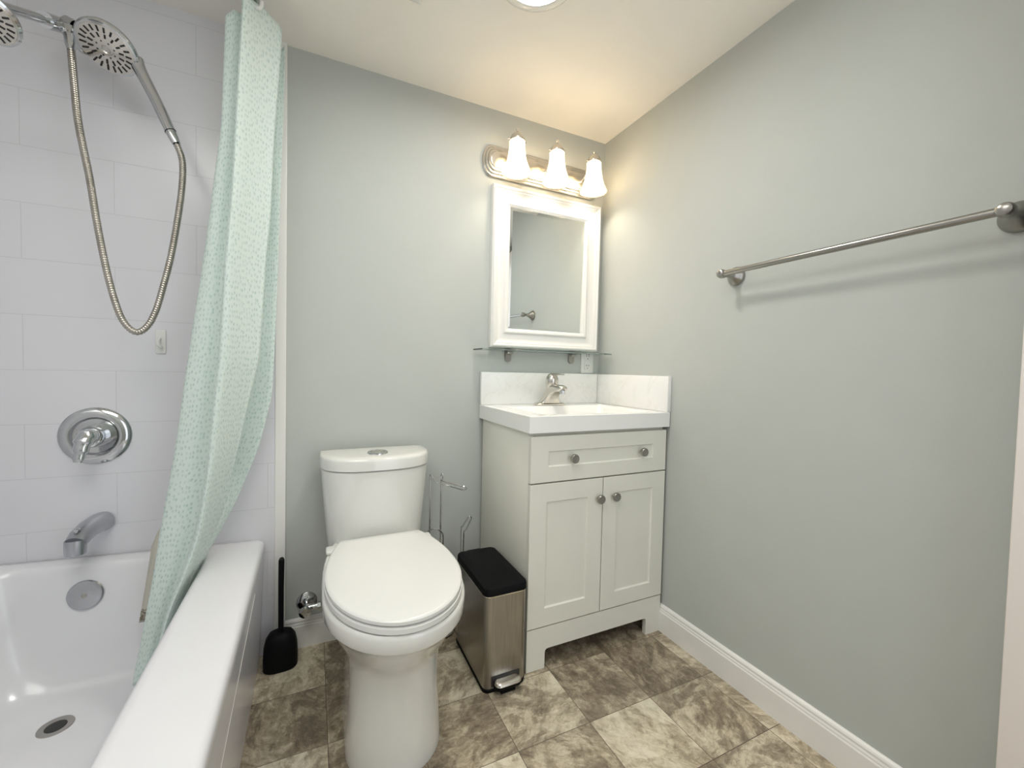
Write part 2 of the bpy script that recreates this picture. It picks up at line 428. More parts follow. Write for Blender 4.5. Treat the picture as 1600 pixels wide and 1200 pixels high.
# ------------------------------------------------------------------ bathtub
tub = thing('bathtub', 'glossy white bathtub with a wide flat rim under the tiled wall', 'bathtub', (-1.82, -0.77, 0))
def tz(p):
    if p.z > 0.30: p.z += 0.03 * min(1, max(0, (-1.46 - p.x) / 0.66)) * min(1, (p.z - 0.30) / 0.1)
    return p
spec = [(-2.195, -1.457, -1.525, TY - .001, .012, 0.0), (-2.195, -1.450, -1.525, TY - .001, .012, .20), (-2.195, -1.4435, -1.525, TY - .001, .014, .385),
        (-2.195, -1.442, -1.525, TY - .001, .016, .405), (-2.195, -1.444, -1.524, TY - .001, .018, .416), (-2.194, -1.450, -1.52, TY - .002, .02, .4235), (-2.192, -1.459, -1.51, TY - .004, .02, .4262),
        (-2.15, -1.575, -1.43, -.036, .06, .4265), (-2.135, -1.588, -1.42, -.048, .07, .4240), (-2.125, -1.598, -1.41, -.058, .08, .4150), (-2.118, -1.604, -1.405, -.064, .085, .395),
        (-2.10, -1.62, -1.37, -.080, .09, .30), (-2.08, -1.64, -1.33, -.102, .10, .20), (-2.05, -1.665, -1.29, -.130, .11, .135), (-2.02, -1.69, -1.25, -.16, .11, .105), (-1.98, -1.73, -1.2, -.195, .10, .092), (-1.93, -1.78, -1.1, -.225, .07, .089)]
bm = BM(); rings = [[tz(p) for p in rrect(a, b, c, d, r, z, 8)] for a, b, c, d, r, z in spec]; loft(bm, rings)
obj('basin', bm, ACRYLIC, tub, ang=50)
bm = BM(); sweep(bm, [(-1.4455, -.275, .358), (-1.4497, -.772, .266), (-1.452, -1.05, .215)], [.0020, .0028, .0030], 8); obj('apron_highlight_ridge', bm, CERAMIC, tub)  # thin white ridge shaped to stand in for a highlight line on the apron
bm = BM(); lathe(bm, (-1.897, -.0735, .352), (0, -1, .17), [(0, .041), (.003, .042), (.007, .039), (.0085, .033), (.0085, .030), (.0100, .020), (.0105, .006)], 36)
ov = obj('overflow_plate', bm, DULLCHROME, tub)
bm = BM(); lathe(bm, (-1.897, -.0835, .3538), (0, -1, .17), [(0, .0065), (.003, .006), (.0035, .002)], 16); obj('screw', bm, DRAINM, ov)
bm = BM(); lathe(bm, (-1.893, -.250, .0885), (0, 0, 1), [(0, .036), (.0025, .035), (.0035, .028), (.001, .0215)], 36, cap1=False); dr = obj('drain_ring', bm, DRAINM, tub)
bm = BM(); lathe(bm, (-1.893, -.250, .0885), (0, 0, 1), [(.0005, .0225), (.0012, .021), (.0012, .004)], 30); obj('drain_hole', bm, SLOTM, dr)

# ------------------------------------------------------------------ tub and shower fittings
sp = thing('tub_spout', 'dull chrome tub spout above the bathtub rim', 'spout', (-1.88, TY, .55))
P = [(-1.878, TY, .548), (-1.884, -.03, .55), (-1.890, -.07, .548), (-1.894, -.105, .540), (-1.897, -.130, .527)]
bm = BM(); sweep(bm, P, [(.031, .030), (.030, .029), (.028, .027), (.0265, .026), (.0245, .022)], 20)
sweep(bm, [(-1.897, -.126, .536), (-1.897, -.129, .512), (-1.897, -.130, .496)], [.0245, .0235, .0225], 20)
obj('spout_body', bm, DULLCHROME, sp)
bm = BM(); lathe(bm, (-1.897, -.122, .545), (0, 0, 1), [(0, .004), (.014, .004), (.016, .009), (.021, .009), (.023, .006)], 16); obj('diverter_knob', bm, CHROME, sp)

sv = thing('shower_valve', 'round chrome shower control with lever on the tiled wall', 'shower valve', (-1.893, TY, .816))
bm = BM(); lathe(bm, (-1.893, TY, .816), (0, -1, 0), [(0, .087), (.004, .0865), (.010, .080), (.014, .066), (.0125, .058), (.006, .052), (.005, .044)], 48); obj('escutcheon', bm, CHROME, sv)
bm = BM(); lathe(bm, (-1.893, TY - .004, .816), (0, -1, 0), [(0, .036), (.02, .034), (.035, .031), (.045, .028), (.05, .02)], 32); obj('hub', bm, CHROME, sv)
bm = BM(); sweep(bm, spline([(-1.888, -.045, .820), (-1.890, -.068, .822), (-1.895, -.084, .806), (-1.899, -.092, .776), (-1.903, -.096, .752)], 5),
                 [(.024, .024)] * 3 + [(.026, .024)] * 4 + [(.024, .020)] * 4 + [(.019, .015)] * 4 + [(.014, .011)] * 4 + [(.011, .008)] * 2, 20)
obj('lever', bm, CHROME, sv)

ah = thing('adhesive_hook', 'small white adhesive hook stuck to the shower tile', 'hook', (-1.733, TY, 1.11))
bm = BM(); box(bm, -1.747, -1.720, TY - .006, TY, 1.073, 1.149, .004, 3); obj('plate', bm, PLASTIC_W, ah)
bm = BM(); sweep(bm, spline([(-1.735, TY - .004, 1.122), (-1.736, TY - .018, 1.116), (-1.735, TY - .024, 1.103), (-1.731, TY - .020, 1.094), (-1.729, TY - .012, 1.093)], 4), .0045, 10); obj('prong', bm, PLASTIC_W, ah)

# shower arm, fixed head, hand shower, hose
sa = thing('shower_pipe', 'chrome shower pipe coming out of the tiled wall', 'shower pipe', (-1.90, TY, 1.985))
bm = BM(); lathe(bm, (-1.90, TY, 1.985), (0, -1, 0), [(0, .034), (.006, .032), (.012, .018)], 28); obj('flange', bm, CHROME, sa)
bm = BM(); sweep(bm, spline([(-1.90, TY, 1.985), (-1.903, -.05, 1.980), (-1.910, -.10, 1.962), (-1.919, -.16, 1.934), (-1.928, -.28, 1.868), (-1.931, -.345, 1.832)], 5), .0105, 14); obj('pipe', bm, CHROME, sa)
bm = BM(); sweep(bm, [(-1.9145, -.132, 1.948), (-1.9225, -.182, 1.922)], [.019, .019], 20)
sweep(bm, [(-1.911, -.125, 1.952), (-1.897, -.13, 1.957), (-1.878, -.138, 1.948)], [.016, .019, .017], 16); dv = obj('diverter', bm, CHROME, sa)
bm = BM(); lathe(bm, (-1.893, -.138, 1.945), (.12, -.15, -1), [(0, .012), (.004, .017), (.020, .017), (.024, .013), (.050, .012), (.066, .0085)], 18); obj('hose_nut', bm, CHROME, dv)
fh = thing('fixed_shower_head', 'chrome fixed shower head cut off by the left edge of the photo', 'shower head', (-1.931, -.355, 1.79))
ax = Vector((-.154, -.5375, -.829)).normalized()
fb0 = Vector((-1.931, -.352, 1.826))
bm = BM(); lathe(bm, fb0, ax, [(0, .012), (.012, .014), (.020, .022), (.030, .048), (.040, .058), (.047, .060), (.051, .056)], 36); obj('head', bm, CHROME, fh)
bm = BM(); fp = fb0 + ax * .051; lathe(bm, fp, ax, [(0, .055), (.002, .053)], 36); fa = obj('spray_face', bm, NICKEL_L, fh)
def nozzles(parent, c, n, R0, name='nozzle_field'):
    """dark rubber nozzle slots laid out in rings on a spray face: one pattern piece"""
    b_ = BM(); a, b = frame_of(n)
    for rr, cnt, ln in ((.34, 8, .05), (.57, 14, .17), (.83, 22, .22)):
        for k in range(cnt):
            th = 2 * PI * (k + (.5 if cnt == 14 else 0)) / cnt; d = a * math.cos(th) + b * math.sin(th)
            p0 = c + d * (R0 * (rr - ln / 2)); p1 = c + d * (R0 * (rr + ln / 2))
            sweep(b_, [p0, p1], [R0 * .04, R0 * .04], 6)
    return obj(name, b_, RUBBER, parent)
nozzles(fa, fp + ax * .002, ax, .053)
HOSE_XZ = [(-1.832, 1.529), (-1.818, 1.413), (-1.799, 1.287), (-1.779, 1.194), (-1.761, 1.148), (-1.737, 1.128), (-1.713, 1.148), (-1.694, 1.194), (-1.677, 1.266), (-1.660, 1.349), (-1.645, 1.451), (-1.634, 1.549), (-1.633, 1.622)]
hs = thing('hand_shower', 'round chrome hand shower with dark nozzles hung on its holder', 'hand shower', (-1.79, -.2, 1.868))
hc = Vector((-1.797, -.19, 1.888)); hn = ax.copy()
hd = Vector((.063, -.01, -.059)); hd = (hd - hn * hd.dot(hn)).normalized()
bm = BM(); lathe(bm, hc - hn * .030, hn, [(0, .018), (.004, .036), (.012, .056), (.022, .066), (.030, .0675), (.035, .065), (.037, .060)], 44); obj('head', bm, CHROME, hs)
bm = BM(); lathe(bm, hc + hn * .006, hn, [(0, .060), (.0015, .0595), (.0025, .057), (.0025, .024), (.0035, .022), (.0035, .010), (.001, .008)], 44); fc = obj('spray_face', bm, NICKEL_L, hs)
nozzles(fc, hc + hn * .0085, hn, .058)
A0 = hc + hd * .055 - hn * .014; HE = Vector((-1.646, -.20, 1.667))
bm = BM(); sweep(bm, spline([A0, A0.lerp(HE, .18), A0.lerp(HE, .5) - hn * .003, A0.lerp(HE, .82), HE], 4), [.020, .018, .0165, .0155, .015, .0148, .0145, .0142, .014, .014, .014, .0135, .013, .0125, .012, .011, .010], 18); obj('handle', bm, CHROME, hs)
bm = BM(); q0 = A0.lerp(HE, .845); lathe(bm, q0, (HE - A0), [(0, .0139), (.0015, .0139)], 18); obj('seam', bm, SLOTM, hs)
bm = BM(); sweep(bm, [hc - hn * .02 + Vector((0, 0, .0)), hc - hn * .040 + Vector((-.03, .01, .012)), Vector((-1.872, -.14, 1.946))], [(.036, .020), (.028, .018), (.016, .015)], 16); obj('cradle', bm, CHROME, hs)
hose_pts = [(-1.8852, -.1477, 1.880), (-1.872, -.168, 1.775), (-1.857, -.188, 1.67)] + [(x, -.2, z) for x, z in HOSE_XZ] + [HE]
dense = spline(hose_pts, 30)
cum = [0.0]
for a_, b_ in zip(dense[:-1], dense[1:]): cum.append(cum[-1] + (b_ - a_).length)
step = .0016; cnt = int(cum[-1] / step); pts2 = []; k = 0
for i in range(cnt + 1):
    s = i * step
    while k < len(cum) - 2 and cum[k + 1] < s: k += 1
    f_ = (s - cum[k]) / max(1e-9, cum[k + 1] - cum[k]); pts2.append(dense[k].lerp(dense[k + 1], min(1, f_)))
bm = BM(); sweep(bm, pts2, [(.0088 if i % 4 < 2 else .0076) for i in range(len(pts2))], 10)
tag(obj('shower_hose', bm, HOSE, ang=80), 'ribbed metal shower hose hanging in a long loop', 'hose')

# ------------------------------------------------------------------ shower curtain, liner, rod, hooks
bm = BM(); sweep(bm, [(-1.45, -.002, 2.105), (-1.45, YR + .002, 2.105)], .0125, 16)
lathe(bm, (-1.45, TY - .001, 2.105), (0, -1, 0), [(0, .026), (.008, .025), (.014, .015)], 20)
tag(obj('shower_rod', bm, CHROME), 'straight metal rod carrying the mint shower curtain', 'curtain rod')
def interp(tab, z):
    if z >= tab[0][0]: return tab[0][1]
    for (z0, x0), (z1, x1) in zip(tab[:-1], tab[1:]):
        if z >= z1: return x0 + (x1 - x0) * (z0 - z) / (z0 - z1)
    return tab[-1][1]
cA = [(2.05, -1.527), (1.728, -1.537), (1.448, -1.568), (1.133, -1.607), (.80, -1.645), (.566, -1.682), (.44, -1.697), (.26, -1.722), (.15, -1.74)]
cB = [(2.07, -1.47), (1.879, -1.48), (1.738, -1.486), (1.544, -1.494), (1.346, -1.51), (1.06, -1.522), (.917, -1.536), (.737, -1.551), (.56, -1.578), (.456, -1.610), (.373, -1.640), (.15, -1.69)]
cC = [(2.08, -1.385), (1.91, -1.395), (1.755, -1.405), (1.52, -1.413), (1.38, -1.426), (1.064, -1.443), (.906, -1.476), (.808, -1.493), (.595, -1.538), (.47, -1.588), (.42, -1.614), (.36, -1.629), (.3, -1.640), (.15, -1.685)]
cD = [(2.08, -1.382), (1.78, -1.389), (1.55, -1.395), (1.088, -1.41), (.938, -1.416), (.77, -1.453), (.586, -1.520), (.478, -1.572), (.43, -1.600), (.40, -1.613), (.36, -1.624), (.3, -1.632), (.2, -1.652), (.15, -1.672)]
def yl(tab, z): return interp(tab, z)
yA = [(2.1, -.225), (.45, -.225), (.15, -.24)]; yB = [(2.1, -.30), (.45, -.30), (.15, -.32)]
yC = [(2.1, -.20), (.45, -.20), (.15, -.25)]; yD = [(2.1, -.10), (.5, -.09), (.42, -.10), (.3, -.12), (.15, -.20)]
rows = 150; NP = 12
bm = BM(); uvl = bm.loops.layers.uv.new('uv'); grid = []
def smooth_tab(tab, z):
    return sum(interp(tab, z + d) for d in (-.03, -.015, 0, .015, .03)) / 5
for i in range(rows + 1):
    t = i / rows
    def Zt(top): return top + (.15 - top) * t
    def pt(ct, yt, top):
        z = Zt(top); return Vector((smooth_tab(ct, z), smooth_tab(yt, z), z))
    D = pt(cD, yD, 2.10); C = pt(cC, yC, 2.075); B = pt(cB, yB, 2.085); A = pt(cA, yA, 2.05)
    vd = min(1, max(0, (C.z - .44) / .25)); C2 = C.lerp(D, .35) + Vector((-.042 * vd - .004, .075 * vd, 0)); E = A + Vector((.055, .085, 0))
    B2 = B.lerp(A, .25) + Vector((.004, .05, 0))
    hb = .022 * max(0, 1 - i / 10)
    keys = [D, D.lerp(C2, .5) + Vector((.004, .002, 0)), C2, C.lerp(C2, .3) + Vector((0.004, 0, 0)), C, C.lerp(B, .14) + Vector((0, .001, hb)), C.lerp(B, .5) + Vector((.0, .006 * math.sin(3 * t + 1), hb * .5)), B, B.lerp(B2, .5) + Vector((-.004, 0, 0)), B2, B2.lerp(A, .5) + Vector((0, -.012, 0)), A, A.lerp(E, .5) + Vector((-.006, 0, 0)), E]
    line = []
    sp_ = spline(keys, 4)
    for k, p in enumerate(sp_):
        w = math.sin(k * 1.3 + 5 * t) * .0015 * (1 - .4 * t) + math.sin(17 * t + k * .45) * .0012
        line.append(p + Vector((w * .5, w, 0)))
    if i < 8:                                     # scalloped top hem between the hooks
        for k, p in enumerate(line): p.z -= .012 * (1 - i / 8) * abs(math.sin(k * PI / 8))
    grid.append([bm.verts.new(p) for p in line])
bm.verts.index_update()
us = [0.0]; mid = grid[rows // 2]
for a_, b_ in zip(mid[:-1], mid[1:]): us.append(us[-1] + (b_.co - a_.co).length * 1.05)
for i in range(rows):
    for k in range(len(us) - 1):
        f = bm.faces.new((grid[i][k], grid[i][k + 1], grid[i + 1][k + 1], grid[i + 1][k]))
        for lp, (r_, c_) in zip(f.loops, ((i, k), (i, k + 1), (i + 1, k + 1), (i + 1, k))):
            lp[uvl].uv = (us[c_], -r_ / rows * 1.92)
cur = tag(obj('shower_curtain', bm, CURTAIN, ang=75), 'mint green dashed shower curtain bunched at the tub end and tucked inside', 'shower curtain')
md = cur.modifiers.new('thickness', 'SOLIDIFY'); md.thickness = .0012; md.offset = 0
bm = BM(); rowsl = []
for i in range(40):
    z = 2.03 + (.275 - 2.03) * i / 39
    xa = interp(cA, z); lft = -.022 if z < .9 else .01
    lft = .02 - .052 * min(1, max(0, (.60 - z) / .07))
    rowsl.append([bm.verts.new((xa + lft + .09 * k / 6, -.155 + .006 * math.sin(k * 1.1 + z * 3), z)) for k in range(7)])
for a_, b_ in zip(rowsl[:-1], rowsl[1:]):
    for k in range(6): bm.faces.new((a_[k], a_[k + 1], b_[k + 1], b_[k]))
ln_ = tag(obj('curtain_liner', bm, LINER, ang=80), 'yellowed vinyl shower liner edge with a brown stain hanging inside the tub', 'shower liner')
md = ln_.modifiers.new('thickness', 'SOLIDIFY'); md.thickness = .0008
for y_, lab in ((-.262, 'white plastic curtain hook at the top edge of the photo'),):
    bm = BM(); sweep(bm, spline([(-1.438, y_, 2.112), (-1.440, y_, 2.124), (-1.452, y_, 2.130), (-1.466, y_ , 2.118), (-1.464, y_ , 2.095), (-1.452, y_ - .006, 2.073), (-1.440, y_ - .014, 2.064), (-1.432, y_ - .014, 2.070), (-1.430, y_ - .012, 2.085)], 5), .0052, 10)
    tag(obj('curtain_hook', bm, PLASTIC_W), lab, 'curtain hook')

# ------------------------------------------------------------------ toilet
TX = -1.080
toi = thing('toilet', 'white one-piece toilet with its lid closed', 'toilet', (TX, -.42, 0))
def egg(w, yf, ym, yb, z, n=56, wb=None, eb=2.6, ef=2.0):
    """ring: elliptic nose from ym to yf, squarer tail from ym to yb"""
    out = []
    for k in range(n):
        th = 2 * PI * k / n; c, s = math.cos(th), math.sin(th)
        e = ef if s < 0 else eb
        x = math.copysign(abs(c) ** (2 / e), c) * w
        y = ym + (ym - yf) * math.copysign(abs(s) ** (2 / e), s) if s < 0 else ym + (yb - ym) * abs(s) ** (2 / e)
        out.append(Vector((TX + x, y, z)))
    return out
bm = BM()
loft(bm, [egg(.128, -.672, -.54, -.10, 0), egg(.129, -.674, -.54, -.10, .006), egg(.127, -.672, -.54, -.10, .03), egg(.121, -.668, -.54, -.10, .12), egg(.118, -.668, -.535, -.10, .20),
          egg(.121, -.676, -.535, -.09, .265), egg(.132, -.692, -.53, -.08, .30), egg(.150, -.725, -.53, -.07, .335), egg(.167, -.752, -.53, -.07, .37), egg(.178, -.771, -.53, -.07, .392), egg(.1845, -.780, -.53, -.07, .3985),
          egg(.187, -.783, -.53, -.07, .403), egg(.1875, -.784, -.53, -.07, .432), egg(.186, -.782, -.53, -.07, .439), egg(.182, -.778, -.53, -.072, .4425), egg(.12, -.70, -.53, -.10, .443)])
obj('bowl', bm, CERAMIC, toi, ang=40)
def lidring(s, z, ds=0.0):
    """seat outline: rounded nose, sides drawn in to a straight back edge"""
    w, ym, yf, yb, a = .181 + ds, -.515, -.783 - ds, -.262 + ds * .5, .36
    pts = []; n = 30
    for k in range(n + 1):
        th = PI * k / n; pts.append((math.cos(th) * w, ym + (yf - ym) * math.sin(th)))
    m = 12; right = []
    for k in range(1, m + 1):
        y = ym + (yb - ym) * k / m; dy = (y - ym) / a
        right.append((w * math.sqrt(max(0, 1 - dy * dy)), y))
    left = [(-x, y) for x, y in right]
    return [Vector((TX + x, y, z)) for x, y in (list(reversed(right)) + pts + left)]
bm = BM(); loft(bm, [lidring(1, .4455, -.016), lidring(1, .4455, -.004), lidring(1, .4475, .001), lidring(1, .4595, .001), lidring(1, .4625, -.006), lidring(1, .4625, -.02)]); obj('seat', bm, PLASTIC_W, toi, ang=40)
bm = BM(); loft(bm, [lidring(1, .4655, -.02), lidring(1, .4655, -.005), lidring(1, .4672, -.001), lidring(1, .4745, -.001), lidring(1, .478, -.004), lidring(1, .4795, -.010), lidring(1, .4805, -.06)]); obj('seat_lid', bm, PLASTIC_W, toi, ang=40)
for s in (-1, 1):
    bm = BM(); sweep(bm, [(TX + s * .085 - .022, -.252, .455), (TX + s * .085 + .022, -.252, .455)], [.011, .011], 14); obj('hinge', bm, PLASTIC_W, toi)
def tankring(w, yf, yb, z, ds=0.0):
    out = []; n = 40; ym = yb - .055
    for k in range(n + 1):
        th = PI * k / n; c, s = math.cos(th), math.sin(th); e = 2.7
        out.append((math.copysign(abs(c) ** (2 / e), c) * (w + ds), ym - (ym - yf + ds) * abs(s) ** (2 / e)))
    m = 6; r = .014
    for k in range(m + 1):
        a = R_(180 - 90 * k / m); out.append((-(w + ds) + r + r * math.cos(a), yb - r + r * math.sin(a)))
    for k in range(m + 1):
        a = R_(90 - 90 * k / m); out.append(((w + ds) - r + r * math.cos(a), yb - r + r * math.sin(a)))
    return [Vector((TX + x, y, z)) for x, y in out]
bm = BM(); loft(bm, [tankring(.150, -.215, -.045, .36), tankring(.163, -.225, -.042, .42), tankring(.168, -.229, -.04, .47), tankring(.178, -.238, -.036, .58), tankring(.186, -.243, -.034, .688), tankring(.183, -.240, -.036, .6905)]); obj('tank', bm, CERAMIC, toi, ang=50)
bm = BM(); loft(bm, [tankring(.184, -.241, -.036, .6925, -.002), tankring(.189, -.248, -.032, .6945), tankring(.190, -.249, -.031, .726), tankring(.188, -.247, -.033, .733), tankring(.183, -.242, -.037, .7365), tankring(.15, -.21, -.05, .738)]); obj('tank_lid', bm, CERAMIC, toi, ang=50)
bm = BM(); lathe(bm, (TX, -.155, .7375), (0, 0, 1), [(0, .036), (.004, .0355), (.006, .033), (.0065, .026), (.0045, .024)], 36); fb = obj('button_ring', bm, CHROME, toi)
bm = BM(); lathe(bm, (TX, -.155, .7405), (0, 0, 1), [(0, .0235), (.004, .023), (.0055, .012), (.0058, .003)], 30); obj('flush_button', bm, NICKEL_L, fb)
for s in (-1, 1):
    bm = BM(); box(bm, TX + s * .155 - .016, TX + s * .155 + .016, -.285, -.235, .4425, .456, .006, 3); obj('hinge_cap', bm, PLASTIC_W, toi)

# supply valve on the wall beside the toilet
va = thing('supply_valve', 'chrome water shutoff valve on the wall beside the toilet', 'valve', (-1.31, 0, .163))
bm = BM(); lathe(bm, (-1.308, 0, .165), (0, -1, 0), [(0, .036), (.004, .035), (.010, .027), (.012, .012)], 28); obj('flange', bm, CHROME, va)
bm = BM(); sweep(bm, [(-1.308, -.006, .165), (-1.308, -.055, .163)], .010, 14); sweep(bm, [(-1.308, -.045, .163), (-1.262, -.052, .168)], [.011, .010], 14)
lathe(bm, (-1.272, -.05, .167), (1, -.1, .1), [(0, .013), (.012, .013)], 6); obj('valve_body', bm, CHROME, va)
bm = BM(); lathe(bm, (-1.310, -.055, .160), (-.15, -1, -.15), [(0, .009), (.006, .020), (.012, .023), (.018, .020), (.020, .010)], 22); obj('oval_handle', bm, CHROME, va)
bm = BM(); sweep(bm, spline([(-1.258, -.052, .169), (-1.235, -.055, .176), (-1.20, -.06, .19), (-1.17, -.065, .22)], 5), .006, 10); obj('supply_line', bm, HOSE, va)

# ------------------------------------------------------------------ toilet brush and its holder
bm = BM()
def sring(cx, cy, a, b, z, e=2.8, n=32):
    return [Vector((cx + math.copysign(abs(math.cos(2 * PI * k / n)) ** (2 / e), math.cos(2 * PI * k / n)) * a, cy + math.copysign(abs(math.sin(2 * PI * k / n)) ** (2 / e), math.sin(2 * PI * k / n)) * b, z)) for k in range(n)]
BX, BY = -1.388, -.088
loft(bm, [sring(BX, BY, .050, .040, 0), sring(BX, BY, .053, .043, .003), sring(BX, BY, .0535, .0435, .04), sring(BX, BY, .0515, .042, .075), sring(BX, BY, .046, .038, .10), sring(BX, BY, .036, .031, .116), sring(BX, BY, .020, .019, .124), sring(BX, BY, .012, .012, .125)])
tag(obj('toilet_brush_holder', bm, BLACK), 'black rounded brush holder on the floor between tub and toilet', 'brush holder')
bm = BM(); sweep(bm, [(BX + .001, BY - .005, .1255), (BX + .001, BY - .005, .16), (BX + .001, BY - .004, .28), (BX + .002, BY - .003, .372), (BX + .002, BY - .003, .378)], [(.0110, .0085), (.0115, .0085), (.0145, .009), (.0170, .0095), (.0140, .007)], 16)
tag(obj('toilet_brush', bm, BLACK), 'black toilet brush handle sticking up out of its holder', 'toilet brush')

# ------------------------------------------------------------------ free-standing toilet paper holder
tp = thing('toilet_paper_stand', 'empty chrome wire toilet paper stand behind the toilet', 'toilet paper stand', (-.84, -.1, 0))
bm = BM(); torus(bm, (-.845, -.105, .004), (0, 0, 1), .075, .004); sweep(bm, [(-.90, -.1, .004), (-.735, -.1, .004)], .0035, 8); obj('base', bm, CHROME, tp)
for xx in (-.872, -.828):
    bm = BM(); sweep(bm, [(xx, -.10, .004), (xx, -.10, .615)], .0030, 10); obj('upright', bm, CHROME, tp)
bm = BM()
sweep(bm, spline([(-.872, -.10, .612), (-.874, -.10, .624), (-.870, -.104, .628), (-.862, -.110, .612), (-.852, -.118, .600), (-.83, -.125, .592), (-.78, -.13, .575), (-.745, -.13, .562), (-.730, -.122, .562), (-.728, -.108, .565), (-.745, -.1, .570), (-.78, -.098, .582), (-.815, -.098, .594), (-.827, -.1, .602), (-.8285, -.1, .622), (-.8245, -.102, .630), (-.8225, -.102, .612), (-.828, -.1, .600)], 4), .0028, 8)
obj('roll_arm', bm, CHROME, tp)
bm = BM(); sweep(bm, spline([(-.868, -.10, .36), (-.884, -.11, .400), (-.870, -.125, .418), (-.848, -.13, .416), (-.828, -.125, .398), (-.819, -.11, .37), (-.818, -.10, .30), (-.82, -.1, .2)], 5), .0028, 8); obj('reserve_ring', bm, CHROME, tp)
bm = BM(); sweep(bm, spline([(-.741, -.10, .004), (-.741, -.10, .2), (-.741, -.10, .385), (-.735, -.10, .402), (-.712, -.10, .434), (-.705, -.10, .440), (-.699, -.10, .436), (-.699, -.10, .424), (-.722, -.10, .382), (-.729, -.10, .368), (-.730, -.10, .2), (-.730, -.10, .004)], 5), .0028, 8); obj('retaining_loop', bm, CHROME, tp)

# ------------------------------------------------------------------ step bin
bn = thing('step_bin', 'slim brushed steel pedal bin with a black lid beside the vanity', 'trash can', (-.71, -.345, 0))
X0, X1, Y0, Y1 = -.790, -.638, -.498, -.195
bm = BM(); loft(bm, [rrect(X0, X1, Y0, Y1, .022, 0), rrect(X0 - .001, X1 + .001, Y0 - .001, Y1 + .001, .023, .004), rrect(X0 - .001, X1 + .001, Y0 - .001, Y1 + .001, .023, .010), rrect(X0 + .001, X1 - .001, Y0 + .001, Y1 - .001, .022, .012)]); obj('base', bm, BLACK, bn)
bm = BM(); loft(bm, [rrect(X0 + .001, X1 - .001, Y0 + .001, Y1 - .001, .022, .012), rrect(X0 + .001, X1 - .001, Y0 + .001, Y1 - .001, .022, .312)]); obj('body', bm, STEEL, bn)
bm = BM(); loft(bm, [rrect(X0 - .0, X1 + .0, Y0 - .0, Y1 + .0, .023, .3125), rrect(X0 - .0005, X1 + .0005, Y0 - .0005, Y1 + .0005, .023, .317)]); obj('steel_band', bm, NICKEL_L, bn)
bm = BM(); loft(bm, [rrect(X0 - .002, X1 + .002, Y0 - .002, Y1 + .002, .024, .3175), rrect(X0 - .002, X1 + .002, Y0 - .002, Y1 + .002, .024, .336), rrect(X0, X1, Y0, Y1, .023, .341), rrect(X0 + .006, X1 - .006, Y0 + .006, Y1 - .006, .02, .3435), rrect(X0 + .014, X1 - .014, Y0 + .016, Y1 - .016, .015, .3435), rrect(X0 + .018, X1 - .018, Y0 + .02, Y1 - .02, .012, .345)]); obj('lid', bm, BLACK, bn)
bm = BM(); box(bm, -.745, -.690, Y1 - .002, Y1 + .012, .318, .339, .004); obj('hinge', bm, BLACK, bn)
PX = -.714
bm = BM(); loft(bm, [rrect(PX - .045, PX + .045, Y0 - .033, Y0 + .002, .016, .030), rrect(PX - .046, PX + .046, Y0 - .035, Y0 + .002, .017, .034), rrect(PX - .044, PX + .044, Y0 - .033, Y0 + .002, .016, .040), rrect(PX - .036, PX + .036, Y0 - .026, Y0 + .002, .010, .0445)]); pdl = obj('pedal', bm, NICKEL_L, bn)
bm = BM(); loft(bm, [rrect(PX - .047, PX + .047, Y0 - .030, Y0 + .001, .016, .020), rrect(PX - .048, PX + .048, Y0 - .034, Y0 + .001, .017, .0295)]); box(bm, PX - .026, PX + .026, Y0 - .024, Y0, .003, .020, .003); obj('pedal_pad', bm, BLACK, pdl)
bm = BM(); box(bm, PX - .050, PX + .050, Y0 - .0008, Y0 + .002, .018, .051, .0); obj('pedal_opening', bm, SLOTM, bn)

# ------------------------------------------------------------------ vanity
vc = thing('vanity_cabinet', 'white shaker vanity cabinet in the corner under the sink top', 'cabinet', (-.316, -.23, 0))
VX0, VX1, FY = -.622, -.012, -.449
bm = BM()
box(bm, VX0, VX0 + .016, FY, -.016, .0, .833, .001); box(bm, VX1 - .016, VX1, FY, -.016, .0, .833, .001)
box(bm, VX0 + .016, VX1 - .016, FY + .01, -.016, .14, .152); box(bm, VX0 + .016, VX1 - .016, -.024, -.016, .15, .83)
box(bm, VX0 + .016, VX1 - .016, FY + .002, FY + .016, .655, .66); box(bm, VX0 + .016, VX1 - .016, FY, FY + .016, .815, .833)
obj('carcass', bm, CAB, vc)
bm = BM()                                        # bottom apron with cut-out between the feet
prof = [(VX0, 0), (VX0 + .073, 0), (VX0 + .073, .056)]
prof += [(VX0 + .073 + .012 * (1 - math.cos(R_(a))), .056 + .012 * math.sin(R_(a))) for a in (30, 60, 90)]
prof += [(VX1 - .073 - .012 * (1 - math.cos(R_(a))), .056 + .012 * math.sin(R_(a))) for a in (90, 60, 30)]
prof += [(VX1 - .073, .056), (VX1 - .073, 0), (VX1, 0), (VX1, .147), (VX0, .147)]
loft(bm, [[Vector((x, y, z)) for x, z in prof] for y in (FY - .018, FY - .0)]); obj('base', bm, CAB, vc, smooth=False)
def shaker(name, x0, x1, z0, z1, sx, sz, parent, y1=FY - .0015, th=.0185):
    """frame-and-panel front: bevelled slab with a recessed panel"""
    b_ = BM(); y0 = y1 - th; rec = .006
    O = [(x0, z0), (x1, z0), (x1, z1), (x0, z1)]; be = .0012
    def rg(dx, dz, y): return [Vector((x0 + dx, y, z0 + dz)), Vector((x1 - dx, y, z0 + dz)), Vector((x1 - dx, y, z1 - dz)), Vector((x0 + dx, y, z1 - dz))]
    loft(b_, [rg(0, 0, y1), rg(0, 0, y0 + be), rg(be, be, y0), rg(sx, sz, y0), rg(sx + .004, sz + .004, y0 + rec)])
    return obj(name, b_, CAB, parent, smooth=False)
